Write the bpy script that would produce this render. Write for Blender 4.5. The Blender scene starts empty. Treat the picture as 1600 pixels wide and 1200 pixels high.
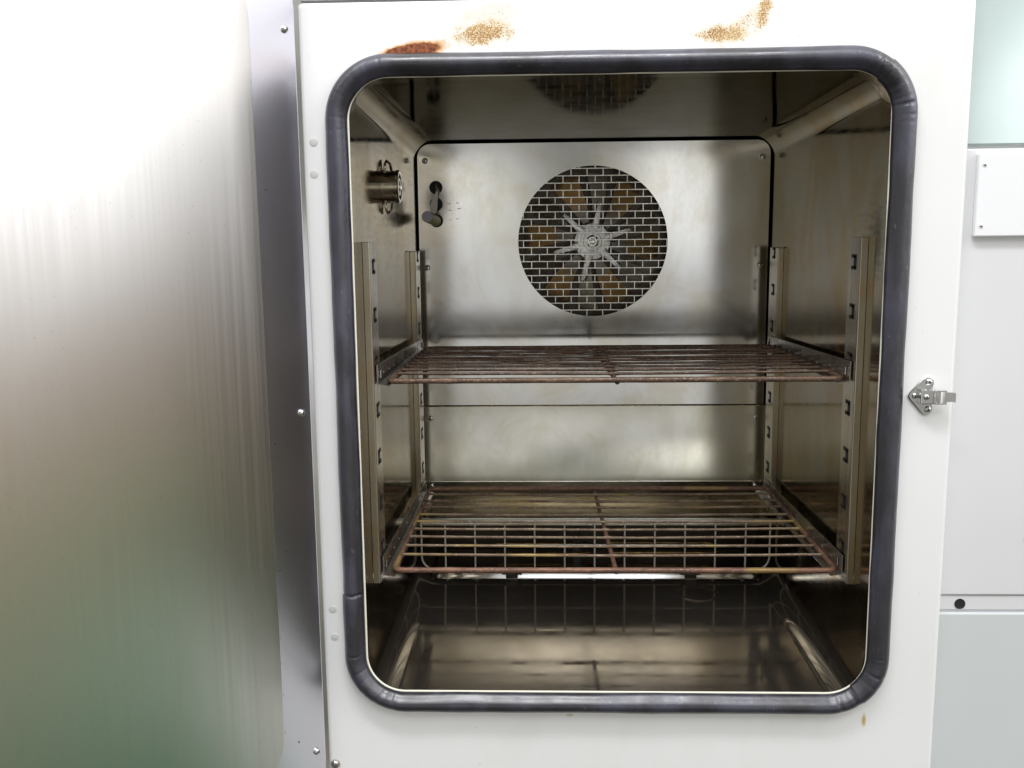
import bpy, bmesh, math, random
from mathutils import Vector, Matrix, noise
random.seed(7)
R = math.radians
S = bpy.context.scene

# ------------------------------------------------------------------ camera
CP = Vector((-0.08002, -1.12976, 0.55745)); YAW, PIT, ROL, F = -0.035273, -0.157002, -0.010859, 1546.08
fw = Vector((math.sin(YAW)*math.cos(PIT), math.cos(YAW)*math.cos(PIT), math.sin(PIT)))
rr = fw.cross(Vector((0, 0, 1))).normalized(); uu = rr.cross(fw)
r2 = rr*math.cos(ROL)+uu*math.sin(ROL); u2 = -rr*math.sin(ROL)+uu*math.cos(ROL)
cd = bpy.data.cameras.new('camera'); cam = bpy.data.objects.new('camera', cd); S.collection.objects.link(cam)
m = Matrix((r2, u2, -fw)).transposed().to_4x4(); m.translation = CP; cam.matrix_world = m
cd.sensor_width = 36; cd.lens = F/1600*36; cd.clip_start = .02; cd.clip_end = 100
S.camera = cam

# ------------------------------------------------------------------ world: the room the metal mirrors
W = bpy.data.worlds.new('World'); S.world = W; W.use_nodes = True
nt = W.node_tree; nt.nodes.clear()
def N(t, kind, **kw):
    n = t.nodes.new(kind)
    for k, v in kw.items(): setattr(n, k, v)
    return n
def ramp(t, stops, src=None, interp='LINEAR'):
    n = N(t, 'ShaderNodeValToRGB'); cr = n.color_ramp; cr.interpolation = interp
    while len(cr.elements) > 1: cr.elements.remove(cr.elements[-1])
    cr.elements[0].position = stops[0][0]
    c = stops[0][1]; cr.elements[0].color = (*c, 1) if isinstance(c, tuple) else (c, c, c, 1)
    for p, c in stops[1:]:
        e = cr.elements.new(p); e.color = (*c, 1) if isinstance(c, tuple) else (c, c, c, 1)
    if src: t.links.new(src, n.inputs[0])
    return n
def mapr(t, src, a, b, c=0, d=1, smooth=True):
    n = N(t, 'ShaderNodeMapRange'); n.interpolation_type = 'SMOOTHSTEP' if smooth else 'LINEAR'
    t.links.new(src, n.inputs[0])
    for i, v in enumerate((a, b, c, d)): n.inputs[i+1].default_value = v
    return n.outputs[0]
def mix(t, f, a, b, mode='MIX'):
    n = N(t, 'ShaderNodeMix', data_type='RGBA', blend_type=mode)
    for s, v in ((n.inputs[0], f), (n.inputs[6], a), (n.inputs[7], b)):
        if isinstance(v, (int, float)): s.default_value = v if s.type == 'VALUE' else (v, v, v, 1)
        elif isinstance(v, tuple): s.default_value = (*v, 1)
        else: t.links.new(v, s)
    return n.outputs[2]
def math_(t, op, a, b=None, clamp=False):
    n = N(t, 'ShaderNodeMath', operation=op, use_clamp=clamp)
    for s, v in ((n.inputs[0], a), (n.inputs[1], b)):
        if v is None: continue
        if isinstance(v, (int, float)): s.default_value = v
        else: t.links.new(v, s)
    return n.outputs[0]
tc = N(nt, 'ShaderNodeTexCoord'); sx = N(nt, 'ShaderNodeSeparateXYZ'); nt.links.new(tc.outputs['Generated'], sx.inputs[0])
wn = N(nt, 'ShaderNodeTexNoise'); wn.inputs['Scale'].default_value = 3.5; wn.inputs['Detail'].default_value = 2
nt.links.new(tc.outputs['Generated'], wn.inputs['Vector'])
el = math_(nt, 'ADD', sx.outputs[2], math_(nt, 'MULTIPLY', math_(nt, 'SUBTRACT', wn.outputs[0], .5), .16))
e01 = mapr(nt, el, -1, 1, 0, 1, False)
def p(z): return (z+1)/2
side_n = ramp(nt, [(p(-.6), (.20, .17, .12)), (p(-.44), (.27, .23, .16)), (p(-.33), (.36, .31, .22)), (p(-.22), (.42, .34, .23)),
                 (p(-.11), (.56, .45, .34)), (p(-.02), (.72, .63, .55)), (p(.05), (.9, .9, .9))], e01)
side_f = ramp(nt, [(p(-.6), (.06, .24, .13)), (p(-.40), (.10, .36, .20)), (p(-.28), (.24, .40, .20)), (p(-.20), (.40, .38, .21)),
                 (p(-.11), (.56, .45, .34)), (p(-.02), (.72, .63, .55)), (p(.05), (.9, .9, .9))], e01)
side = mix(nt, mapr(nt, sx.outputs[1], -.12, .02), side_n.outputs[0], side_f.outputs[0])
back = ramp(nt, [(p(-.7), (.14, .13, .11)), (p(-.36), (.24, .23, .19)), (p(-.25), (.40, .39, .32)), (p(-.18), (.50, .49, .45)), (p(-.12), (.72, .72, .73)),
                 (p(-.04), (.66, .66, .66)), (p(.02), (.34, .34, .30)), (p(.12), (.32, .32, .27)), (p(.3), (.45, .45, .44)), (p(.48), (.52, .52, .52)), (p(.62), (1.1, 1.1, 1.12)), (p(1), (1.35, 1.35, 1.38))], e01)
wn2 = N(nt, 'ShaderNodeTexNoise'); wn2.inputs['Scale'].default_value = 5; wn2.inputs['Detail'].default_value = 3
nt.links.new(tc.outputs['Generated'], wn2.inputs['Vector'])
clut = mapr(nt, wn2.outputs[0], .36, .62, .62, 1.25)
backc = mix(nt, 1.0, back.outputs[0], clut, 'MULTIPLY')
def blob(c_, tight, amt):
    global backc
    v_ = Vector(c_).normalized(); dn = N(nt, 'ShaderNodeVectorMath', operation='DOT_PRODUCT'); nt.links.new(tc.outputs['Generated'], dn.inputs[0]); dn.inputs[1].default_value = v_
    f_ = mapr(nt, dn.outputs['Value'], math.cos(R(tight)), math.cos(R(tight*.4)), 0, 1)
    backc = mix(nt, f_, backc, (amt, amt, amt*.98))
blob((.15, -.985, .035), 5, 1.9); blob((-.075, -.99, .03), 4, 1.6); blob((.50, -.86, .10), 9, 2.6); blob((-.02, -.99, -.09), 6, .9); blob((.20, -.97, -.17), 5, 1.0)  # bright spots added to the room for soft highlights on the metal
sidef = mapr(nt, sx.outputs[0], .45, .9)
# a bright window-like area high on the right of the room
hot = math_(nt, 'MULTIPLY', mapr(nt, el, .02, .22), mapr(nt, sx.outputs[0], .5, .8))
col = mix(nt, sidef, backc, side)
col = mix(nt, math_(nt, 'MULTIPLY', sidef, mapr(nt, wn2.outputs[0], .42, .62, 0, .45)), col, mix(nt, 1.0, col, (.42, .36, .27), 'MULTIPLY'))
col = mix(nt, math_(nt, 'MULTIPLY', hot, 1.0), col, (2.8, 2.8, 2.85))
bg = N(nt, 'ShaderNodeBackground'); bg.inputs[1].default_value = 1.0
nt.links.new(col, bg.inputs[0]); wo = N(nt, 'ShaderNodeOutputWorld'); nt.links.new(bg.outputs[0], wo.inputs[0])

# ceiling fluorescent lamps
def area(name, loc, aim, sx_, sy_, power, colr=(1, 1, 1)):
    l = bpy.data.lights.new(name, 'AREA'); l.shape = 'RECTANGLE'; l.size = sx_; l.size_y = sy_; l.energy = power; l.color = colr
    o = bpy.data.objects.new(name, l); S.collection.objects.link(o); o.location = loc
    o.rotation_euler = (Vector(aim)-Vector(loc)).to_track_quat('-Z', 'Y').to_euler(); return o
area('ceiling_lamp_row', (0.15, -1.9, 2.25), (0.1, 0, .3), 1.3, .55, 10)
area('near_ceiling_lamp_row', (-.1, -.85, 2.3), (0.0, 0, .3), 1.3, .28, 30)
area('right_ceiling_lamp_row', (2.0, -1.0, 2.2), (0.0, 0, .5), .3, 1.3, 13)

v = S.view_settings; v.view_transform = 'Standard'; v.look = 'None'; v.gamma = 1; v.use_curve_mapping = False; v.exposure = 0
S.render.engine = 'CYCLES'
S.cycles.max_bounces = 12; S.cycles.glossy_bounces = 8; S.cycles.diffuse_bounces = 4
S.cycles.sample_clamp_indirect = 4

# ------------------------------------------------------------------ helpers
def link(o, parent=None):
    S.collection.objects.link(o)
    if parent: o.parent = parent
    return o
ROOTLOC = {}
def root(name, loc, label, cat, group=None):
    o = bpy.data.objects.new(name, None); link(o); o.location = loc; o.empty_display_size = .05
    o['label'] = label; o['category'] = cat
    if group: o['group'] = group
    ROOTLOC[o] = Vector(loc); return o
WL = {}
def obj(name, bm, mat, parent=None, loc=None, smooth=False, label=None, angle=None, local=False):
    """mesh given in world coordinates unless local=True"""
    me = bpy.data.meshes.new(name)
    bmesh.ops.recalc_face_normals(bm, faces=bm.faces[:])
    bm.to_mesh(me); bm.free()
    for mm in (mat if isinstance(mat, list) else [mat]): me.materials.append(mm)
    if smooth:
        for f in me.polygons: f.use_smooth = True
        if angle: me.set_sharp_from_angle(angle=R(angle))
    o = bpy.data.objects.new(name, me); link(o, parent)
    pw = WL.get(parent, ROOTLOC.get(parent, Vector((0, 0, 0)))) if parent else Vector((0, 0, 0))
    wloc = Vector(loc) if loc is not None else Vector((0, 0, 0))
    if local: o.location = wloc; WL[o] = pw+wloc
    else: o.location = wloc-pw; WL[o] = wloc
    if label: o['label'] = label
    return o
def box(bm, a, b, bevel=0, M=None):
    x0, y0, z0 = a; x1, y1, z1 = b
    vs = [bm.verts.new(c) for c in ((x0,y0,z0),(x1,y0,z0),(x1,y1,z0),(x0,y1,z0),(x0,y0,z1),(x1,y0,z1),(x1,y1,z1),(x0,y1,z1))]
    fs = [bm.faces.new([vs[i] for i in q]) for q in ((0,1,2,3),(4,5,6,7),(0,1,5,4),(1,2,6,5),(2,3,7,6),(3,0,4,7))]
    if bevel:
        es = list({e for f in fs for e in f.edges})
        r = bmesh.ops.bevel(bm, geom=es, offset=bevel, segments=2, affect='EDGES', profile=.5)
        vs = list({v for f in r['faces'] for v in f.verts} | {v for v in vs if v.is_valid})
    if M: bmesh.ops.transform(bm, matrix=M, verts=vs)
    return vs
def BM(): return bmesh.new()
def loft(bm, loops, closed=True, cap0=False, cap1=False, ring=False):
    L = [[bm.verts.new(c) for c in lp] for lp in loops]
    n = len(L[0]); K = len(L)
    for k in range(K if ring else K-1):
        A, B = L[k], L[(k+1) % K]
        for i in range(n if closed else n-1):
            j = (i+1) % n
            bm.faces.new((A[i], A[j], B[j], B[i]))
    if cap0: bm.faces.new(L[0][::-1])
    if cap1: bm.faces.new(L[-1])
    return L
def tube(bm, pts, r, seg=8, closed=False, caps=True, jit=0, rf=None):
    pts = [Vector(q) for q in pts]; n = len(pts); loops = []
    up = None
    for i, q in enumerate(pts):
        a = pts[(i-1) % n] if (closed or i > 0) else q; b = pts[(i+1) % n] if (closed or i < n-1) else q
        t = (b-a).normalized()
        if up is None: up = Vector((0, 0, 1)) if abs(t.z) < .9 else Vector((0, 1, 0))
        s = t.cross(up)
        if s.length < 1e-4: s = t.orthogonal()
        s.normalize(); up2 = s.cross(t).normalized(); up = up2
        rk = (r*(1+jit*noise.noise(q*90)) if jit else r)*(rf(q) if rf else 1)
        loops.append([q+(s*math.cos(2*math.pi*k/seg)+up2*math.sin(2*math.pi*k/seg))*rk for k in range(seg)])
    loft(bm, loops, cap0=caps and not closed, cap1=caps and not closed, ring=closed)
def subdiv(pts, step, closed=False):
    out = []; n = len(pts)
    for i in range(n if closed else n-1):
        a = Vector(pts[i]); b = Vector(pts[(i+1) % n]); k = max(1, int((b-a).length/step))
        out += [a.lerp(b, j/k) for j in range(k)]
    if not closed: out.append(Vector(pts[-1]))
    return out
def cyl(bm, c, axis, r, h, seg=24, r2_=None, prof=None):
    """lathe: prof = [(radius, height)]"""
    ax = Vector(axis).normalized(); s = ax.orthogonal().normalized(); t = ax.cross(s); c = Vector(c)
    prof = prof or [(r, 0), (r if r2_ is None else r2_, h)]
    loops = [[c+ax*hh+(s*math.cos(2*math.pi*k/seg)+t*math.sin(2*math.pi*k/seg))*max(q, 1e-5) for k in range(seg)] for q, hh in prof]
    loft(bm, loops, cap0=True, cap1=True)
def rrect(x0, x1, z0, z1, r, seg=10, per=16):
    """rounded rect (x,z) list; constant count"""
    out = []
    for cx, cz, a0 in ((x1-r, z1-r, 0), (x0+r, z1-r, 90), (x0+r, z0+r, 180), (x1-r, z0+r, 270)):
        for k in range(seg+1):
            a = R(a0+90*k/seg); out.append((cx+r*math.cos(a), cz+r*math.sin(a)))
    res = []
    n = len(out)
    for i in range(n):
        a, b = out[i], out[(i+1) % n]; res.append(a)
        if i % (seg+1) == seg:
            for k in range(1, per): res.append((a[0]+(b[0]-a[0])*k/per, a[1]+(b[1]-a[1])*k/per))
    return res

# ------------------------------------------------------------------ materials
def mat(name): 
    m_ = bpy.data.materials.new(name); m_.use_nodes = True; t = m_.node_tree
    b = t.nodes['Principled BSDF']; tcn = N(t, 'ShaderNodeTexCoord'); return m_, t, b, tcn.outputs['Object']
def setp(t, b, **kw):
    for k, v_ in kw.items():
        s = b.inputs[k.replace('_', ' ')]
        if isinstance(v_, (int, float)): s.default_value = v_
        elif isinstance(v_, tuple): s.default_value = (*v_, 1)
        else: t.links.new(v_, s)
def scaled(t, co, sc):
    n = N(t, 'ShaderNodeMapping'); n.inputs['Scale'].default_value = sc; t.links.new(co, n.inputs[0]); return n.outputs[0]
def nz(t, co, scale=1, detail=3, sc=(1, 1, 1), rough=.5, dist=0):
    n = N(t, 'ShaderNodeTexNoise'); n.inputs['Scale'].default_value = scale; n.inputs['Detail'].default_value = detail
    n.inputs['Roughness'].default_value = rough; n.inputs['Distortion'].default_value = dist
    t.links.new(scaled(t, co, sc), n.inputs['Vector']); return n.outputs[0]
def bump(t, b, h, st, dist=.001):
    n = N(t, 'ShaderNodeBump'); n.inputs['Strength'].default_value = st; n.inputs['Distance'].default_value = dist
    t.links.new(h, n.inputs['Height']); t.links.new(n.outputs[0], b.inputs['Normal'])
def steel(name, c1, c2, rough=(.15, .3), brush=(300, 300, 6), bst=.1, stain_sheen=None, blotch_scale=6, stain_sheen_amt=.5, wave=0, aniso=0, tang=None, grit=0, ssc=(1.3, 1, .5), ba=.22, edge=None, rb=1):
    m_, t, b, co = mat(name)
    f = mapr(t, nz(t, co, blotch_scale, 4, (1, 1, .6), .55, .6), .35, .65)
    c = mix(t, f, c1, c2)
    if stain_sheen:
        c = mix(t, math_(t, 'MULTIPLY', mapr(t, nz(t, co, blotch_scale*1.7, 5, ssc, .6, 1.5), .44, .74), stain_sheen_amt), c, stain_sheen)  # stains; on the back panels, warm reflections put into the colour
    br = nz(t, co, 1, 3, brush)
    c = mix(t, mapr(t, br, .3, .7, 0, ba), c, tuple(x*.6 for x in c1))
    if grit:
        g = mapr(t, nz(t, co, 260, 2), .70, .76, 0, grit); c = mix(t, g, c, (.10, .07, .045))
        g2 = mapr(t, nz(t, co, 170, 3, (1, 1.2, 1)), .72, .78, 0, grit*.7); c = mix(t, g2, c, (.62, .60, .55))
    rg = mapr(t, nz(t, co, blotch_scale*.8, 4, (1, 1, .4), .6), .3, .7, rough[0], rough[1])
    rg = math_(t, 'ADD', rg, mapr(t, br, .3, .7, -.03*rb, .04*rb))
    setp(t, b, Base_Color=c, Metallic=1.0, Roughness=rg)
    if edge: setp(t, b, Specular_Tint=edge)
    if aniso:
        b.inputs['Anisotropic'].default_value = aniso
        tg = N(t, 'ShaderNodeCombineXYZ'); tg.inputs[0].default_value, tg.inputs[1].default_value, tg.inputs[2].default_value = tang
        t.links.new(tg.outputs[0], b.inputs['Tangent'])
    h = br
    if wave: 
        lo = nz(t, co, wave, 1)
        h = math_(t, 'ADD', math_(t, 'MULTIPLY', br, .02), lo)
        bump(t, b, h, bst, .01)
    else: bump(t, b, h, bst, .0003)
    return m_
M_liner = steel('stained_liner_steel', (.50, .46, .385), (.40, .36, .29), (.09, .17), (30, 30, 200), .02, stain_sheen=(.46, .32, .16), blotch_scale=5, stain_sheen_amt=.75, ba=.05, edge=(.62, .60, .56))
M_lceil = steel('dimmed_ceiling_steel', (.36, .335, .28), (.28, .26, .205), (.06, .12), (30, 30, 30), .01, stain_sheen=(.26, .20, .12), blotch_scale=7, ba=.05, edge=(.32, .31, .28))  # ceiling dimness put into the colour: darker copy of the liner steel
M_lfloor = steel('smooth_floor_steel', (.27, .24, .205), (.215, .19, .155), (.06, .11), (30, 30, 30), .01, blotch_scale=5, ba=.05, grit=.5, edge=(.34, .32, .29))  # darker liner steel paints in the floor's dim reflections, coves too
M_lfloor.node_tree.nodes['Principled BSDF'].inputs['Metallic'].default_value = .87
M_panel = steel('back_panel_steel', (.64, .64, .64), (.55, .54, .495), (.11, .18), (220, 60, 90), .0, ba=.0, rb=.15, ssc=(.8, 1, .9), stain_sheen=(.50, .45, .34), blotch_scale=5, stain_sheen_amt=.55, grit=.10)  # olive blotches paint in soft warm reflections
M_lowpanel = steel('lower_panel_steel', (.64, .63, .585), (.52, .505, .43), (.13, .21), (220, 60, 90), .0, ba=.0, rb=.15, ssc=(.8, 1, .9), stain_sheen=(.47, .43, .29), blotch_scale=6, stain_sheen_amt=.6, grit=.14)  # warm reflections painted into the sheet's colour, plus grit
M_rail = steel('upright_steel', (.50, .47, .40), (.43, .38, .28), (.20, .30), (400, 400, 8), .1, stain_sheen=(.50, .36, .18), blotch_scale=10, stain_sheen_amt=.7, grit=.3)
M_brack = steel('bracket_steel', (.42, .41, .39), (.33, .31, .28), (.22, .36), (100, 10, 300), .1, stain_sheen=(.30, .2, .12), blotch_scale=20, stain_sheen_amt=.4, grit=.5)
M_door = steel('door_plate_steel', (.66, .645, .625), (.61, .59, .56), (.32, .38), (190, 190, 1.6), .001, blotch_scale=2, grit=.2, ba=.075, rb=.7, aniso=.75, tang=(-.5, -.866, 0))
M_flange = steel('door_flange_steel', (.72, .71, .78), (.70, .69, .76), (.24, .28), (70, 70, 1.2), .0, blotch_scale=3, ba=.02, rb=.05)
M_stepsteel = steel('floor_step_steel', (.60, .60, .60), (.5, .5, .5), (.10, .14), (100, 100, 100), .01, blotch_scale=4, rb=.3)
M_chrome = steel('bright_plated_metal', (.75, .75, .74), (.68, .68, .66), (.12, .2), (80, 80, 80), .05, blotch_scale=40)
M_plug = steel('port_plug_steel', (.62, .60, .54), (.5, .47, .38), (.12, .22), (80, 80, 80), .05, blotch_scale=30)
M_hub = steel('cast_aluminium', (1.0, 1.0, 1.0), (.97, .97, .97), (.45, .55), (200, 200, 200), .15, blotch_scale=60)
M_blade = steel('fan_blade_steel', (.30, .30, .27), (.22, .21, .18), (.28, .4), (60, 60, 60), .1, blotch_scale=14)
M_amber, t, b, co = mat('heat_tinted_blade_steel')
sp = N(t, 'ShaderNodeSeparateXYZ'); t.links.new(co, sp.inputs[0])
rad = math_(t, 'SQRT', math_(t, 'ADD', math_(t, 'POWER', sp.outputs[0], 2), math_(t, 'POWER', math_(t, 'SUBTRACT', sp.outputs[2], .5319), 2)))
rad = math_(t, 'ADD', rad, math_(t, 'MULTIPLY', math_(t, 'SUBTRACT', nz(t, co, 30, 3, dist=.5), .5), .05))
cA = mix(t, mapr(t, rad, .052, .075), (.20, .19, .17), (.34, .215, .09)); cA = mix(t, mapr(t, rad, .105, .118), cA, (.10, .07, .05))
setp(t, b, Base_Color=cA, Metallic=1.0, Roughness=.36)
M_dark = steel('dark_steel', (.10, .085, .07), (.07, .055, .045), (.35, .5), (60, 60, 60), .1, blotch_scale=10)
M_guard = steel('fan_guard_steel', (.80, .79, .74), (.68, .66, .60), (.3, .42), (200, 200, 200), .1, blotch_scale=50)
M_wire = steel('guard_wire_steel', (.85, .83, .78), (.75, .72, .64), (.3, .4), (200, 200, 200), .1, blotch_scale=30)
M_wire.node_tree.nodes['Principled BSDF'].inputs['Metallic'].default_value = .35
M_heater = steel('heater_sheath', (.30, .20, .08), (.14, .09, .05), (.3, .42), (60, 60, 60), .1, blotch_scale=30)

def paint(name, c, rough=.35, c2=None, coat=0, orange=.04):
    m_, t, b, co = mat(name)
    f = mapr(t, nz(t, co, 4, 4), .3, .7)
    cc = mix(t, f, c, c2 or tuple(x*.97 for x in c))
    setp(t, b, Base_Color=cc, Roughness=mapr(t, nz(t, co, 9, 3), .3, .7, rough-.03, rough+.05), Coat_Weight=coat, Coat_Roughness=.12)
    bump(t, b, nz(t, co, 500, 2), orange, .0004)
    return m_, t, b, co, cc
M_white, t, b, co, cc = paint('cream_white_paint', (.86, .87, .865), .38)
# rust bloom on the front frame, each patch with a place and a shape of its own
cc = mix(t, mapr(t, nz(t, co, 7, 5, (1, 1, .6), .65, 1.2), .50, .72, 0, .30), cc, (.76, .755, .71))
cc = mix(t, mapr(t, nz(t, co, 130, 2), .765, .80, 0, .7), cc, (.38, .33, .26))
cc = mix(t, mapr(t, nz(t, co, 1, 3, (260, 1, 14)), .73, .80, 0, .25), cc, (.55, .55, .53))
sxz = N(t, 'ShaderNodeSeparateXYZ'); t.links.new(co, sxz.inputs[0])
wob = nz(t, co, 60, 5, rough=.65, dist=.8)
def patch(cx, cz, rx, rz, tilt=0, edge=1.7):
    dx = math_(t, 'SUBTRACT', sxz.outputs[0], cx); dz = math_(t, 'SUBTRACT', sxz.outputs[2], cz)
    dz = math_(t, 'SUBTRACT', dz, math_(t, 'MULTIPLY', dx, tilt))
    q = math_(t, 'ADD', math_(t, 'POWER', math_(t, 'ABSOLUTE', math_(t, 'DIVIDE', dx, rx)), 2.0),
              math_(t, 'POWER', math_(t, 'ABSOLUTE', math_(t, 'DIVIDE', dz, rz)), 2.0))
    d = math_(t, 'SUBTRACT', 1.15, math_(t, 'SQRT', q))
    return math_(t, 'ADD', d, math_(t, 'MULTIPLY', math_(t, 'SUBTRACT', wob, .5), edge))
spk = nz(t, co, 620, 3, rough=.55, dist=.4); spk2 = nz(t, co, 330, 3, rough=.5, dist=.4)
for (cx, cz, rx, rz, tilt, dens, halo) in ((-.148, .768, .036, .014, .12, .85, .42), (-.140, .785, .036, .018, .2, .30, .12), (.112, .763, .030, .011, .05, .85, .42),
                         (.157, .785, .010, .020, 1.0, .85, .40), (.135, .772, .03, .013, .7, .48, .20), (.02, .772, .05, .008, .0, .16, .0), (-.2, .768, .03, .012, .3, .15, 0), (.0, .757, .2, .012, 0, .10, .0), (.18, .760, .02, .012, 0, .2, 0)):
    d = patch(cx, cz, rx, rz, tilt)
    if halo: cc = mix(t, mapr(t, d, -.05, .7, 0, halo*2.0), cc, (.76, .60, .34))
    th = mapr(t, d, -.15, .8, .73, .73-.33*dens)
    sm = math_(t, 'MULTIPLY', math_(t, 'SUBTRACT', spk, th), 30, clamp=True)
    cc = mix(t, sm, cc, (.42, .22, .07))
    th2 = mapr(t, d, -.1, .9, .76, .76-.2*dens)
    cc = mix(t, math_(t, 'MULTIPLY', math_(t, 'SUBTRACT', spk2, th2), 30, clamp=True), cc, (.20, .09, .03))
d = patch(-.226, .7500, .036, .009, .13, .9)
cc = mix(t, mapr(t, d, -.15, .25, 0, .9), cc, (.78, .42, .12))
cc = mix(t, mapr(t, d, .12, .35), cc, mix(t, mapr(t, nz(t, co, 260, 4), .4, .62), (.33, .10, .035), (.12, .035, .015)))
d = patch(.3006, -.034, .0035, .012, 0, 1.0); cc = mix(t, mapr(t, d, .1, .9, 0, .9), cc, (.55, .38, .06))
d = patch(-.054, -.0305, .006, .003, 0, 1.2); cc = mix(t, mapr(t, d, .1, .9, 0, .6), cc, (.45, .38, .12))
t.links.new(cc, b.inputs['Base Color'])

M_cab, t, b, co, cc = paint('grey_cabinet_paint', (.75, .755, .77), .18, coat=.4)
M_cablow, t, b, co, cc = paint('cool_grey_cabinet_paint', (.64, .68, .685), .16, coat=.5)
M_teal, t, b, co, cc = paint('glossy_teal_grey_panel', (.60, .71, .70), .14, coat=.8); b.inputs['Metallic'].default_value = .45
M_cover, t, b, co, cc = paint('white_cover_paint', (.86, .87, .89), .3, coat=.2)
M_grey, t, b, co, cc = paint('grey_top_trim_paint', (.35, .35, .36), .3)
M_base, t, b, co, cc = paint('green_reflection_base', (.10, .34, .18), .4)  # green chosen for the reflection low on the door
M_dot, t, b, co, cc = paint('painted_plug_grey', (.66, .67, .65), .45)
M_lip, t, b, co, cc = paint('cream_seal_plastic', (.80, .78, .66), .4)
M_black, t, b, co, cc = paint('black_void_paint', (.012, .012, .014), .6)  # solid black standing in for the dark inside slots and holes
M_tag, t, b, co, cc = paint('grey_tape', (.86, .86, .80), .5)
M_rod, t, b, co, cc = paint('olive_sensor_sleeve', (.32, .31, .16), .4)
M_rodend, t, b, co, cc = paint('sensor_cap_grey', (.42, .42, .5), .4)

M_rub, t, b, co = mat('worn_rubber')
c = mix(t, mapr(t, nz(t, co, 22, 5, (1, 1, .35), .6), .4, .68), (.017, .017, .023), (.048, .048, .074))
sc_ = mapr(t, nz(t, co, 240, 4, (1, 1, .5), .6), .63, .72, 0, .55)
c = mix(t, math_(t, 'MULTIPLY', sc_, mapr(t, nz(t, co, 16, 2), .42, .6)), c, (.20, .20, .22))
setp(t, b, Base_Color=c, Roughness=mapr(t, nz(t, co, 30, 4), .3, .7, .28, .42), Specular_IOR_Level=.9, Sheen_Weight=.0)
bump(t, b, math_(t, 'ADD', nz(t, co, 300, 4), math_(t, 'MULTIPLY', nz(t, co, 30, 2), 4)), .35, .0005)

def rusty(name, a, b_, c_, k=.5, yel=.5):
    m_, t, b, co = mat(name)
    n1 = mapr(t, nz(t, co, 55, 5, (.35, 1, 1), .65), .38, .62); c = mix(t, n1, a, b_)
    n2 = mapr(t, nz(t, co, 480, 3, (.6, 1, 1)), .56, .66, 0, k); c = mix(t, n2, c, c_)
    n3 = mapr(t, nz(t, co, 8, 3), .56, .64, 0, yel); c = mix(t, n3, c, (.42, .30, .08))
    setp(t, b, Base_Color=c, Metallic=.35, Roughness=mapr(t, nz(t, co, 90, 4), .3, .7, .38, .6))
    bump(t, b, nz(t, co, 500, 4), .5, .0006)
    return m_
M_rust1 = rusty('brown_oxidised_rod', (.155, .095, .062), (.09, .055, .038), (.40, .32, .24), .5, .0)
M_rust1w = rusty('dark_oxidised_wire', (.13, .082, .056), (.075, .046, .034), (.36, .29, .22), .5, .0)
M_rust2 = rusty('red_rusty_rod', (.24, .125, .08), (.13, .07, .05), (.50, .36, .28), .35)
M_rust2w = rusty('dull_rusty_wire', (.24, .18, .12), (.14, .09, .06), (.50, .45, .36), .5)

# ------------------------------------------------------------------ the chamber
CH = root('test_chamber', (0, 0.35, -.40), 'white steel heat chamber with open door, black rubber gasket and stained stainless steel interior', 'test chamber')
Wx, H = .300, .7239

# front frame: face with a rounded opening
bm = BM()
def loopv(x0, x1, z0, z1, r, y, seg=6, per=1): return [(x, y, z) for x, z in rrect(x0, x1, z0, z1, r, seg, per)]
fx0, fx1, fz0, fz1 = -.352, .3845, -.27, .8035
L = loft(bm, [loopv(fx0, fx1, fz0, fz1, .006, .40), loopv(fx0, fx1, fz0, fz1, .006, .0045),
              loopv(fx0+.0005, fx1-.0005, fz0+.0005, fz1-.0005, .0055, .0022), loopv(fx0+.0018, fx1-.0018, fz0+.0018, fz1-.0018, .005, .0006),
              loopv(fx0+.0045, fx1-.0045, fz0+.0045, fz1-.0045, .004, 0)])
inner = [bm.verts.new((x, 0, z)) for x, z in rrect(-.306, .306, -.006, H+.006, .05, 10, 1)]
n = len(inner)
ie = []
for i in range(n):
    ie.append(bm.edges.new((inner[i], inner[(i+1) % n])))
oe = [bm.edges.get((L[-1][i], L[-1][(i+1) % len(L[-1])])) for i in range(len(L[-1]))]
bmesh.ops.triangle_fill(bm, use_beauty=True, edges=ie+oe)
obj('front_frame', bm, M_white, CH)
bm = BM(); box(bm, (fx0+.004, .012, -.40), (fx1-.004, .40, -.273), .003); obj('added_base', bm, M_base, CH)  # unseen base added, green so the door mirrors a green floor
# upper housing above the frame with its thin seam
bm = BM(); box(bm, (fx0+.001, .0, .8065), (fx1-.001, .40, 1.05), .003); obj('upper_housing', bm, M_white, CH)
bm = BM(); box(bm, (fx0+.004, .006, .8030), (fx1-.004, .38, .8070)); obj('seam_strip', bm, M_grey, CH)

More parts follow.
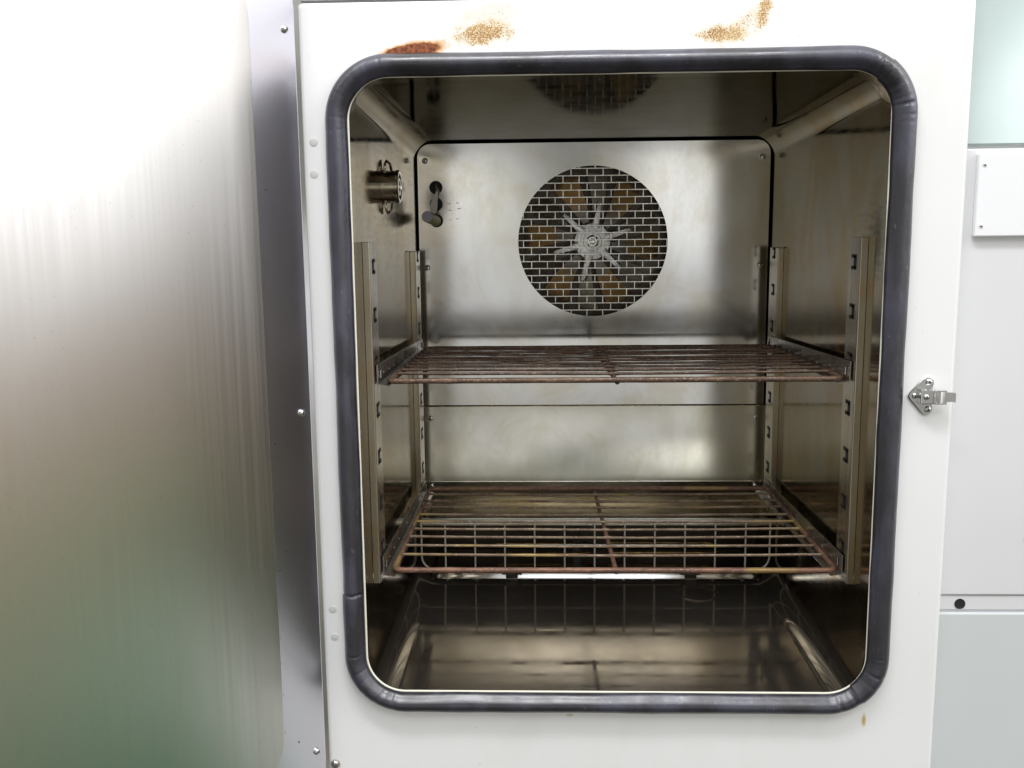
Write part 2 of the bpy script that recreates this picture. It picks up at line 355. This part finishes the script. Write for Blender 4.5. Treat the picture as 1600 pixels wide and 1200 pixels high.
# gasket: bulbous rubber profile swept round the opening
bm = BM(); loops = []
def gasket_path():
    pts = rrect(-.3125, .3125, -.0125, H+.0115, .060, 60, 420)
    return pts
gp = gasket_path(); n = len(gp)
for i, (x, z) in enumerate(gp):
    a = gp[(i-1) % n]; b_ = gp[(i+1) % n]
    tx, tz = b_[0]-a[0], b_[1]-a[1]; l = math.hypot(tx, tz); nx, nz_ = tz/l, -tx/l      # outward
    q = Vector((x, 0, z))
    wv = .0009*noise.noise(q*9)+.0006*noise.noise(q*23+Vector((5, 0, 0)))
    cut = 0
    if x < -.28: cut = math.exp(-((z-.126-(x+.3125)*.15)/.0011)**2)
    fold = 0
    ca = min(abs(abs(x)-.30), 1)
    if abs(x) > .255 and (z > H-.06 or z < .05): fold = .0014*max(0, noise.noise(q*170))**1.5*2
    side = .0125+(.0012 if x > .29 else 0)+wv-cut*.002
    dep = .0165+.0012*noise.noise(q*14+Vector((0, 3, 0)))-cut*.007-fold
    step = .0012 if (x < -.28 and z < .126) else 0
    lp = []
    prof = [(-1.0, .10), (-.98, .35), (-.80, .50), (-.62, .66), (-.42, .86), (-.15, .99), (.12, 1.0), (.40, .93), (.66, .76), (.86, .52), (.97, .28), (1.0, .02), (.98, -.12)]
    for s_, d_ in prof:
        off = s_*side+.0000
        lp.append((x+nx*off+(-step if step else 0), -d_*dep+(.0 if not step else .0006), z+nz_*off))
    lp.append((x-nx*.0118, .002, z-nz_*.0118))
    loops.append(lp)
loft(bm, loops, ring=True)
obj('door_gasket', bm, M_rub, CH, smooth=True)
# thin cream lip round the mouth
bm = BM(); pts = [(x, -.0014, z) for x, z in rrect(-.2996, .2996, .0004, H-.0004, .046, 16, 20)]
tube(bm, pts, .0014, 8, closed=True); obj('mouth_lip', bm, M_lip, CH, smooth=True)

# liner: rounded tube of polished steel
bm = BM()
secs = [(.0004, .2995, -.0000, H-.0005, .0455), (.006, .2998, -.012, H-.0007, .0435), (.022, .300, -.026, H-.0012, .038), (.034, .300, -.0320, H-.0016, .034), (.038, .300, -.0320, H-.0018, .031)]+[(y, .300, -.0320, H-.0018-(y-.038)*.0393, .0305) for y in (.045, .1, .2, .3, .4, .5)]+[(.62, .300, -.0320, .6992, .0305)]
loft(bm, [[(x, y, z) for x, z in rrect(-w, w, z0, z1, r, 10, 8)] for y, w, z0, z1, r in secs])
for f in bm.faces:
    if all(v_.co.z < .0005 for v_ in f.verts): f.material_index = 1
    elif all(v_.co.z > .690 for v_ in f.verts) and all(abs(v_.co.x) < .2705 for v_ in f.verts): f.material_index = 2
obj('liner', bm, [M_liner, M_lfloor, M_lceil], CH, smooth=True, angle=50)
bm = BM(); box(bm, (-.31, .6205, -.04), (.31, .63, .72)); obj('rear_wall', bm, M_dark, CH)  # dark of the gap round the back panel put into this colour

# back panel (upper): sheet with a round fan opening
PX, PY = .2965, .577
FC = (0.0, .5319); FR = .1270
bm = BM()
ZS = .2500
outer = []
for cx, cz, a0, r in ((PX-.022, .6975-.022, 0, .022), (-PX+.022, .6975-.022, 90, .022)):
    for k in range(9):
        a = R(a0+90*k/8); outer.append((cx+r*math.cos(a), cz+r*math.sin(a)))
outer += [(-PX, ZS), (PX, ZS)]
ov = [bm.verts.new((x, PY, z)) for x, z in outer]; ov2 = [bm.verts.new((x, PY+.016, z)) for x, z in outer]
oe = []
for i in range(len(ov)):
    j = (i+1) % len(ov); oe.append(bm.edges.new((ov[i], ov[j]))); bm.faces.new((ov[i], ov[j], ov2[j], ov2[i]))
nc = 96
iv = [bm.verts.new((FC[0]+FR*math.cos(2*math.pi*k/nc), PY, FC[1]+FR*math.sin(2*math.pi*k/nc))) for k in range(nc)]
iv2 = [bm.verts.new((v_.co.x, PY+.002, v_.co.z)) for v_ in iv]
ie = []
for i in range(nc):
    j = (i+1) % nc; ie.append(bm.edges.new((iv[i], iv[j]))); bm.faces.new((iv[i], iv[j], iv2[j], iv2[i]))
bmesh.ops.triangle_fill(bm, use_beauty=True, edges=oe+ie)
obj('back_panel', bm, M_panel, CH)

# lower back panel with the sloping ledge over the air intake
bm = BM()
prof = [(.593, ZS-.0018), (PY+.0006, ZS-.0018), (PY-.0005, ZS-.0030), (PY-.0005, .1130), (PY-.0010, .1118), (PY-.0022, .1109), (.535, .094), (.4935, .0715), (.4895, .0705), (.4885, .0685), (.4885, .058), (.492, .058), (.492, .0668)]
loops = [[(x, y, z) for y, z in prof] for x in [-PX-.003+(2*PX+.006)*k/24 for k in range(25)]]
loft(bm, loops, closed=False)
obj('lower_back_panel', bm, M_lowpanel, CH, smooth=True, angle=35)

# fan guard: punched brick-pattern sheet
bm = BM(); pr = .01195; pc = .0271; hw = .00075; R0 = FR+.0012
nrow = int(FR/pr)+1
for k in range(-nrow, nrow+1):
    z = k*pr+.003
    if abs(z) < R0:
        hx = math.sqrt(R0*R0-z*z); box(bm, (-hx, PY+.0022, FC[1]+z-hw), (hx, PY+.0034, FC[1]+z+hw))
    zz = z+pr/2
    off = pc/2 if k % 2 else 0
    for j in range(-6, 7):
        x = j*pc+off+.004
        lo, hi = z+hw, z+pr-hw
        rmax = R0*R0-x*x
        if rmax <= 0: continue
        ym = math.sqrt(rmax); lo2, hi2 = max(lo, -ym), min(hi, ym)
        if hi2-lo2 < .001: continue
        box(bm, (x-hw, PY+.0023, FC[1]+lo2), (x+hw, PY+.0033, FC[1]+hi2))
obj('fan_guard', bm, M_guard, CH)

# fan housing and fan
bm = BM(); prf = [(.134, PY+.005), (.134, PY+.040), (.02, PY+.042)]
loft(bm, [[(r*math.cos(2*math.pi*k/48), y, FC[1]+r*math.sin(2*math.pi*k/48)) for k in range(48)] for r, y in prf]); obj('fan_housing', bm, M_dark, CH, smooth=True, angle=40)
FAN = obj('fan', (lambda b2: (cyl(b2, (0, PY+.0315, FC[1]), (0, -1, 0), .0, .0, 40, prof=[(.03, 0), (.034, .008), (.033, .016), (.030, .0195), (.016, .021), (.015, .0185), (.0115, .0185)]), b2)[1])(BM()), M_hub, CH, smooth=True, angle=40)
bm = BM(); cyl(bm, (0, PY+.0130, FC[1]), (0, -1, 0), 0, 0, 24, prof=[(.0112, -.001), (.0112, .001), (.0085, .002), (.0085, .0015), (.0075, .0005)])
cyl(bm, (0, PY+.0130, FC[1]), (0, -1, 0), 0, 0, 6, prof=[(.0062, 0), (.0062, .0045), (.0052, .005)])
obj('hub_bolt', bm, M_chrome, FAN, smooth=True, angle=35)
for a in (17, 79, 137, 196, 256, 316):
    bm = BM(); ca, sa = math.cos(R(a)), math.sin(R(a))
    pr_ = [(.024, .001), (.034, .003), (.048, .002), (.062, .000), (.068, -.002)]
    wd = [.0085, .0058, .0044, .0038, .0030]
    loops = []
    for (r, h_), w in zip(pr_, wd):
        base = Vector((ca*r, PY+.0120-h_, FC[1]+sa*r)); tn = Vector((-sa, 0, ca))
        loops.append([base-tn*w+Vector((0, .007, 0)), base-tn*w*.98+Vector((0, .001, 0)), base-tn*w*.82, base+tn*w*.82, base+tn*w*.98+Vector((0, .001, 0)), base+tn*w+Vector((0, .007, 0))])
    loft(bm, loops, cap0=True, cap1=True); obj('hub_rib', bm, M_hub, FAN, smooth=True, angle=50)
for i in range(12):
    a = 17+i*30
    bm = BM(); rows = []
    grey = i % 2 == 0
    for k in range(8):
        r = .026+.090*k/7; half = R(9 if grey else 12)*(1.0 if k > 1 else .8); tw = .16*k/7
        fr = []; bk = []
        for s_ in (-1, -.5, 0, .5, 1):
            an = R(a)+half*s_+tw; y = PY+.023+.007*s_*(1 if not grey else -1)*(k/7)+(.0 if grey else .002)
            fr.append((r*math.cos(an), y, FC[1]+r*math.sin(an))); bk.append((r*math.cos(an), y+.0012, FC[1]+r*math.sin(an)))
        rows.append(fr+bk[::-1])
    loft(bm, rows, cap0=True, cap1=True)
    obj('blade', bm, M_blade if grey else M_amber, FAN, smooth=True, angle=40, label=None if grey else 'amber heat-tinted blade')

# intake guard grille (wire) under the ledge
bm = BM(); gy = .4885; gw = .2945; gz0, gz1 = -.0190, .0680; rc = .022
fp = [(-gw, gz1), (-gw, gz0+rc)]+[(-gw+rc-rc*math.cos(R(a)), gz0+rc-rc*math.sin(R(a))) for a in range(15, 91, 15)]
fp += [(-x, z) for x, z in fp[::-1]]
tube(bm, [(x, gy, z) for x, z in fp], .0017, 8)
tube(bm, [(-gw, gy, gz1-.001), (gw, gy, gz1-.001)], .0013, 8)
for k in range(11):
    x = -.2535+k*.0507
    tube(bm, [(x, gy-.0022, gz1), (x, gy-.0022, gz0)], .0015, 8)
for z in (.0245,): tube(bm, [(-gw, gy, z), (gw, gy, z)], .0009, 8)
obj('intake_grille', bm, M_wire, CH, smooth=True, angle=60)
# floor step on which the guard stands, with rounded front edge
bm = BM(); prof = [(.4690, -.0318), (.4712, -.0312), (.4722, -.0306), (.4730, -.0296), (.4752, -.0261), (.4774, -.0226), (.4782, -.0217), (.4800, -.0211), (.4830, -.0209), (.60, -.0209)]
loops = []
for x, f_ in ((-.285, 0), (-.280, .45), (-.272, .85), (-.262, 1), (0, 1), (.262, 1), (.272, .85), (.280, .45), (.285, 0)):
    loops.append([(x, y+(1-f_)*.014, -.0320+(z+.0320)*max(f_, .02)) for y, z in prof])
loft(bm, loops, closed=False); obj('floor_step', bm, M_stepsteel, CH, smooth=True)
for x in (-.1405, .1605):
    bm = BM(); box(bm, (x-.017, .474, -.0225), (x+.017, .4850, -.0205), .0008); box(bm, (x-.010, .4720, -.0290), (x+.010, .4750, -.0210), .0008)
    obj('grille_clip', bm, M_dark, CH)
bm = BM(); cyl(bm, (.163, .407, -.0316), (0, 0, 1), 0, 0, 40, prof=[(.034, -.001), (.034, .0006), (.032, .0012), (.028, .0012), (.027, .0004), (.002, .0002)])
obj('drain_plate', bm, M_lfloor, CH, smooth=True, angle=30)
# heater rods in the dark intake
for yy, zz, xs in ((.530, -.006, (-.17, .0)), (.530, -.004, (.03, .22))):
    bm = BM(); a, b_ = xs
    pts = [(a, yy, zz), (b_-.02, yy, zz)]+[(b_-.02+.02*math.sin(R(q)), yy+.02-.02*math.cos(R(q)), zz+.006*q/180) for q in range(20, 181, 20)]+[(a, yy+.04, zz+.006)]
    tube(bm, pts, .0033, 10); obj('heater_rod', bm, M_heater, CH, smooth=True, angle=60)
bm = BM(); box(bm, (-.035, .53, -.022), (-.022, .54, .070)); obj('heater_stay', bm, M_black, CH)

# screws
def screw(parent, c, axis, r, mat_=None, hexh=False):
    bm = BM(); 
    cyl(bm, (0, 0, 0), axis, 0, 0, 6 if hexh else 20, prof=[(r, -.0005), (r, r*.2), (r*.88, r*.5), (r*.6, r*.72), (r*.2, r*.8)])
    o = obj('screw', bm, mat_ or M_chrome, parent, loc=c, smooth=not hexh, angle=60)
    if not hexh:
        ax = Vector(axis).normalized(); s_ = ax.orthogonal().normalized(); t_ = ax.cross(s_)
        bm = BM()
        for d in (s_, t_):
            e = ax.cross(d)
            M4 = Matrix((d, e, ax)).transposed().to_4x4()
            box(bm, (-r*.45, -r*.10, r*.5), (r*.45, r*.10, r*.90), 0, M4)
        obj('cross_recess', bm, M_black, o, loc=c)
    return o
for sxn in (-1, 1):
    for z in (.6700, .4902, .2267, .1026+.004):
        y = PY-.0005 if z > .12 else PY-.010
        screw(CH, (sxn*.2835, y, z), (0, -1, 0), .0050)
# three holes, sleeve rod, tape at the upper left of the back panel
for z in (.6256, .5975, .5699):
    bm = BM(); cyl(bm, (-.266, PY-.0004, z), (0, -1, 0), 0, 0, 28, prof=[(.0112, 0), (.0112, .0006), (.0104, .0008), (.0100, .0001)]); obj('port_hole', bm, M_black, CH)
bm = BM(); A = Vector((-.2665, PY+.01, .5690)); B = Vector((-.2720, PY-.085, .5760)); dd = (B-A)
cyl(bm, A, dd, 0, 0, 24, prof=[(.0092, 0), (.0092, dd.length-.001), (.0088, dd.length)])
SR = obj('sensor_sleeve', bm, M_rod, CH, smooth=True, angle=40)
bm = BM(); cyl(bm, B, dd, 0, 0, 24, prof=[(.0088, -.0005), (.0088, .0008), (.0062, .0010), (.0062, .0004)]); obj('sleeve_cap', bm, M_rodend, SR, smooth=True, angle=40)
bm = BM()
pts = [(-.2630, PY-.002, .626, .0012), (-.264, PY-.006, .617, .002), (-.267, PY-.010, .606, .0045), (-.269, PY-.013, .595, .0062), (-.2695, PY-.018, .584, .0058), (-.271, PY-.026, .578, .004)]
loft(bm, [[(x-w, y, z), (x+w, y+.001, z), (x+w, y+.0022, z), (x-w, y+.0012, z)] for x, y, z, w in pts], cap0=True, cap1=True); obj('tape_strip', bm, M_tag, CH)
bm = BM(); tube(bm, [(-.264, PY+.003, .632), (-.266, PY-.006, .628), (-.261, PY-.004, .619), (-.262, PY+.004, .612)], .0022, 8); obj('sensor_lead', bm, M_brack, CH, smooth=True)
# pen marks beside the holes
bm = BM()
for x0, z0, dx, dz in ((-.247, .5985, .006, .001), (-.232, .600, .005, -.0005), (-.245, .588, .005, -.001), (-.230, .590, .006, .001), (-.243, .571, .002, .0008), (-.232, .573, .003, .001)):
    tube(bm, [(x0, PY-.0001, z0), (x0+dx*.5, PY-.0001, z0-.0007), (x0+dx, PY-.0001, z0+dz)], .0005, 5)
obj('pen_mark', bm, M_dark, CH)

# port plug on the left wall
pc_ = Vector((-.300, .238, .6135))
bm = BM(); cyl(bm, pc_, (1, 0, 0), 0, 0, 48, prof=[(.0232, -.001), (.0232, .0015), (.0215, .002), (.0215, .0165), (.0226, .0175), (.0226, .0205), (.0205, .0220), (.0180, .0220), (.0172, .0195), (.0125, .0190), (.0115, .0215), (.0085, .0215), (.008, .018)])
PL = obj('port_plug', bm, M_plug, CH, smooth=True, angle=35)
for s_ in (1, -1):
    bm = BM(); tube(bm, [pc_+Vector((.002, -.006, s_*.020)), pc_+Vector((.003, -.004, s_*.031)), pc_+Vector((.004, .002, s_*.035)), pc_+Vector((.008, .008, s_*.031)), pc_+Vector((.010, .009, s_*.019))], .0018, 8)
    obj('spring_clip', bm, M_plug, PL, smooth=True)
bm = BM(); cyl(bm, pc_+Vector((.020, 0, 0)), (1, 0, 0), 0, 0, 24, prof=[(.0078, -.003), (.0078, -.0005), (.006, .0)]); obj('plug_core', bm, M_dark, PL, smooth=True, angle=40)

# uprights
slots = [.512-.0595*k for k in range(7)]
def upright(sg, y0, y1, ztop, zbot):
    bm = BM(); xi = .2910; th = .0011
    # hat profile in (x,y): flange on wall, return, face, return
    pf = [(.2996, y0-.004), (.2922, y0-.004), (.2913, y0-.0034), (.2910, y0-.0025), (.2910, y1), (.2914, y1+.0014), (.2924, y1+.002), (.2996, y1+.002)]
    pf += [(.2996, y1+.0012), (.2926, y1+.0012), (.2918, y1), (.2918, y0-.0022), (.2926, y0-.0032), (.2996, y0-.0032)]
    a = [(sg*x, y, ztop) for x, y in pf]; b2 = [(sg*x, y, zbot) for x, y in pf]
    loft(bm, [a, b2], cap0=True, cap1=True)
    up = obj('slotted_upright', bm, M_rail, CH)
    ym = (y0+y1)/2-.002
    for z in slots:
        if z < zbot+.02: continue
        bm = BM(); xx = sg*.2910
        x0, x1 = sorted((xx-sg*.0006, xx+sg*.0003))
        w_ = .0075
        box(bm, (x0, ym-w_, z-.0075), (x1, ym-w_+.0075, z+.0075))
        box(bm, (x0, ym-w_, z+.0048), (x1, ym+w_+.002, z+.0092))
        box(bm, (x0, ym-w_, z-.0092), (x1, ym+w_+.002, z-.0048))
        obj('slot', bm, M_black, up)  # raised black plate in place of a cut slot's shade
    return up
for sg in (-1, 1):
    upright(sg, .064, .106, .5415, .1150)
    upright(sg, .482, .534, .5200, .0800)

# door
al = R(60)
HX, HY = -.3485, -.022
dU = Vector((-math.cos(al), -math.sin(al), 0)); dN = Vector((math.sin(al), -math.cos(al), 0))
def D(s_, t_, z): return Vector((HX, HY, 0))+dU*s_+dN*t_+Vector((0, 0, z))
dz0, dz1, dw = -.135, .90, .72
bm = BM(); MD = Matrix((dU, dN, Vector((0, 0, 1)))).transposed().to_4x4(); MD.translation = Vector((HX, HY, 0))
box(bm, (0, -.060, dz0), (dw, -.0010, dz1), .0025, MD)
DOOR = obj('door', bm, M_flange, CH, smooth=False)
bm = BM(); ls = []
for off, t_ in ((0, -.0012), (0, -.0004), (.0006, .0000), (.0016, .0002)):
    ls.append([D(x, t_, z) for x, z in rrect(.068+off, dw-.068-off, -.062+off, .815-off, .045-off, 10, 4)])
loft(bm, ls, cap1=True); obj('inner_plate', bm, M_door, DOOR, smooth=True, angle=25)
for z in (.7690, .3525, -.0600):
    screw(DOOR, D(.0165, -.0008, z), dN, .0042)
for i in range(18):
    z = -.02+.72*(i+.5*random.random())/18
    bm = BM(); q = D(.0665+random.uniform(-.001, .001), -.0010, z); cyl(bm, q, dN, 0, 0, 8, prof=[(.0007, 0), (.0004, .0004)]); obj('sealant_speck', bm, M_dark, DOOR)
for s_, z in ((.060, .325), (.052, .20), (.055, .60), (.045, -.035), (.062, .18)):
    bm = BM(); cyl(bm, D(s_, -.0010, z), dN, 0, 0, 10, prof=[(.0013, 0), (.0008, .0005)]); obj('speck', bm, M_dark, DOOR)

# painted plugs and bolt on the left stile
for x, z in ((-.3394, .6542), (-.3402, .6191), (-.3395, .1042), (-.3384, .0691)):
    bm = BM(); cyl(bm, (x, .0002, z), (0, -1, 0), 0, 0, 24, prof=[(.0048, 0), (.0046, .0006), (.0040, .0008)]); obj('hole_plug', bm, M_dot, CH, smooth=True, angle=50)
screw(CH, (-.3436, 0, -.0967), (0, -1, 0), .0062, M_brack, hexh=True)

# latch keeper
lc = Vector((.3520, 0, .3628))
bm = BM()
outl = [(-.020, 0), (-.0185, .0035), (-.004, .0200), (-.0005, .0222), (.004, .0222), (.0080, .0185), (.0085, .0145), (.0065, .0080), (.0065, -.0080), (.0085, -.0145), (.0080, -.0185), (.004, -.0222), (-.0005, -.0222), (-.004, -.0200), (-.0185, -.0035)]
def lp(k, y): return [(lc.x+x*k, y, lc.z+z*k) for x, z in outl]
loft(bm, [lp(1, .0), lp(1, -.0022), lp(.95, -.0032)], cap1=True)
LT = obj('latch_keeper', bm, M_chrome, CH, smooth=True, angle=30)
bm = BM(); box(bm, (lc.x-.0090, -.0125, lc.z-.0085), (lc.x+.0055, -.0025, lc.z+.0085), .0012); obj('keeper_block', bm, M_chrome, LT, smooth=False)
bm = BM(); box(bm, (lc.x+.0050, -.0165, lc.z-.0080), (lc.x+.0068, -.0020, lc.z+.0080), .0005); box(bm, (lc.x+.0068, -.0165, lc.z+.0065), (lc.x+.017, -.0100, lc.z+.0080), .0004); box(bm, (lc.x+.0068, -.0165, lc.z-.0080), (lc.x+.017, -.0100, lc.z-.0065), .0004)
box(bm, (lc.x+.0165, -.0168, lc.z-.0080), (lc.x+.0185, -.0095, lc.z+.0080), .0005); box(bm, (lc.x+.0098, -.0160, lc.z-.0063), (lc.x+.0118, -.0060, lc.z+.0063), .0003)
obj('keeper_loop', bm, M_chrome, LT)
bm = BM(); box(bm, (lc.x+.0186, -.0135, lc.z-.0055), (lc.x+.0275, -.0120, lc.z+.0055), .0004); box(bm, (lc.x+.0266, -.0175, lc.z-.0056), (lc.x+.0281, -.0120, lc.z+.0056), .0004)
obj('keeper_tongue', bm, M_chrome, LT)
for z in (.0158, -.0158):
    screw(LT, (lc.x+.0026, -.0028, lc.z+z), (0, -1, 0), .0040)
screw(LT, (lc.x-.0030, -.0122, lc.z), (0, -1, 0), .0034); screw(LT, (lc.x-.0125, -.0028, lc.z), (0, -1, 0), .0034)

# ------------------------------------------------------------------ wire shelves (rest on the brackets)
wires = [.054, .092, .131, .168, .205, .242, .282, .317, .358]
def shelf(z, y, tilt, mf, mw, label, x=0.0):
    rt = root('wire_shelf', (x, y, z), label, 'oven shelf', 'wire shelves in the chamber')
    hx, dp, rc = .2815, .4020, .012
    fp = []
    for cx, cy, a0 in ((hx-rc, dp-rc, 0), (-hx+rc, dp-rc, 90), (-hx+rc, rc, 180), (hx-rc, rc, 270)):
        for k in range(6): a = R(a0+90*k/5); fp.append((cx+rc*math.cos(a), cy+rc*math.sin(a), 0))
    bm = BM(); pts = subdiv(fp, .02, True); 
    pts = [Vector((q.x, q.y, q.y*tilt)) for q in pts]
    tube(bm, pts, .0036, 10, closed=True, jit=.12); obj('frame_rod', bm, mf, rt, smooth=True, local=True)
    for w in wires:
        bm = BM(); wob_ = [Vector((xx, w+.0007*noise.noise(Vector((xx*8, w*50, z))), w*tilt+.0030-.0018*math.cos(xx/hx*1.5)+.0006*noise.noise(Vector((xx*9, w*70, z+3))))) for xx in [-hx+.001+(2*hx-.002)*k/96 for k in range(97)]]
        xc = .004-.009*w/dp; tube(bm, wob_, .0020, 8, jit=.15, rf=lambda q: 1+.75*math.exp(-((q.x-xc)/.0035)**2)+.5*math.exp(-((abs(q.x)-hx)/.003)**2)); obj('cross_wire', bm, mw, rt, smooth=True, local=True)
    bm = BM(); tube(bm, [Vector((.004-.009*k/12, .001+(dp-.002)*k/12, (dp*k/12)*tilt-.0030)) for k in range(13)], .0030, 8, jit=.15)
    obj('centre_rod', bm, mf, rt, smooth=True, local=True)
    return rt
shelf(.3690, .0880, -.0195, M_rust1, M_rust1w, 'upper brown wire shelf under the fan opening, closely seen edge-on', 0.004)
shelf(.1235, .0850, -.001, M_rust2, M_rust2w, 'lower wire shelf with rusty red front rod above the chamber floor', 0.004)

# brackets hooked into the uprights
def bracket(sg, z, label):
    rt = root('shelf_bracket', (sg*.288, .30, z), label, 'shelf bracket', 'shelf brackets hooked on the uprights')
    bm = BM()
    secs = []
    y0, y1 = -.228, .220
    for k in range(9):
        f_ = k/8; y = y0+(y1-y0)*f_
        zt = .0225-.017*f_; zb = -.001-.0125*f_ + .0
        xo = 0; tilt_ = .002
        secs.append([(-sg*.0002, y, zt), (sg*.0014, y, zt+.0002), (sg*.0014, y, zb-.0012), (-sg*.0130, y-.0, zb-.0040), (-sg*.0132, y, zb-.0026), (-sg*.0004, y, zb)])
    loft(bm, secs, cap0=True, cap1=True); obj('angle_rail', bm, M_brack, rt, local=True)
    for y in (y0+.012, y1-.012):
        bm = BM(); f_ = (y-y0)/(y1-y0); zc = .010-.0148*f_
        xs = sorted((-sg*.0008, sg*.0003)); box(bm, (xs[0], y-.003, zc-.005), (xs[1], y+.003, zc+.005)); obj('hook_slot', bm, M_black, rt, local=True)
        bm = BM(); xs = sorted((-sg*.0022, -sg*.0008)); box(bm, (xs[0], y-.0012, zc-.0045), (xs[1], y+.0016, zc+.0045), .0004); obj('hook_tab', bm, M_chrome, rt, local=True)
    if True:
        for k in range(9):
            y = y0+.045+k*.042; f_ = (y-y0)/(y1-y0); bm = BM(); zc = .0085-.0148*f_
            bmesh.ops.create_icosphere(bm, subdivisions=2, radius=.003, matrix=Matrix.Translation((-sg*.0002, y, zc)) @ Matrix.Diagonal((.35, 1, .7, 1)))
            obj('dimple', bm, M_brack, rt, smooth=True, local=True)
    return rt
bracket(-1, .3690, 'folded steel bracket at the left end of the upper wire shelf')
bracket(1, .3700, 'folded steel bracket at the right end of the upper wire shelf')
bracket(-1, .1235, 'folded steel bracket at the left end of the lower rusty wire shelf')
bracket(1, .1255, 'folded steel bracket at the right end of the lower rusty wire shelf')

# ------------------------------------------------------------------ neighbouring cabinet
CB = root('control_cabinet', (.66, .30, -.40), 'pale grey control cabinet standing right of the chamber, with a white cover plate', 'cabinet')
cx0, cx1, cy = .3870, .95, .016
bm = BM(); box(bm, (cx0, cy+.004, -.272), (cx1, .40, 1.10), .002); obj('cabinet_body', bm, M_cab, CB)
bm = BM(); box(bm, (cx0+.0005, cy-.001, .642), (cx1, cy+.0045, 1.095), .002); obj('glossy_top_panel', bm, M_teal, CB)
bm = BM(); box(bm, (cx0+.0005, cy-.0005, .1175), (cx1, cy+.0047, .6385), .002); obj('middle_panel', bm, M_cab, CB)
bm = BM(); box(bm, (cx0+.0005, cy-.001, -.27), (cx1, cy+.0045, .0955), .002); obj('lower_panel', bm, M_cablow, CB)
bm = BM(); box(bm, (cx0+.0005, cy+.0015, .0985), (cx1, cy+.0044, .1165), .001); obj('joint_strip', bm, M_cab, CB)
bm = BM(); cyl(bm, (.4135, cy+.0014, .1062), (0, -1, 0), 0, 0, 32, prof=[(.0064, 0), (.0064, .0006), (.0054, .0006), (.005, .0002)]); obj('round_hole', bm, M_black, CB)
bm = BM(); box(bm, (.4000, cy-.008, .5415), (.60, cy-.0004, .6330), .0015); CV = obj('cover_plate', bm, M_cover, CB)
for z in (.6205, .5535): screw(CV, (.4068, cy-.0080, z), (0, -1, 0), .0019)
for z in (.2090, .1870): screw(CB, (.4850, cy-.0005, z), (0, -1, 0), .0022)
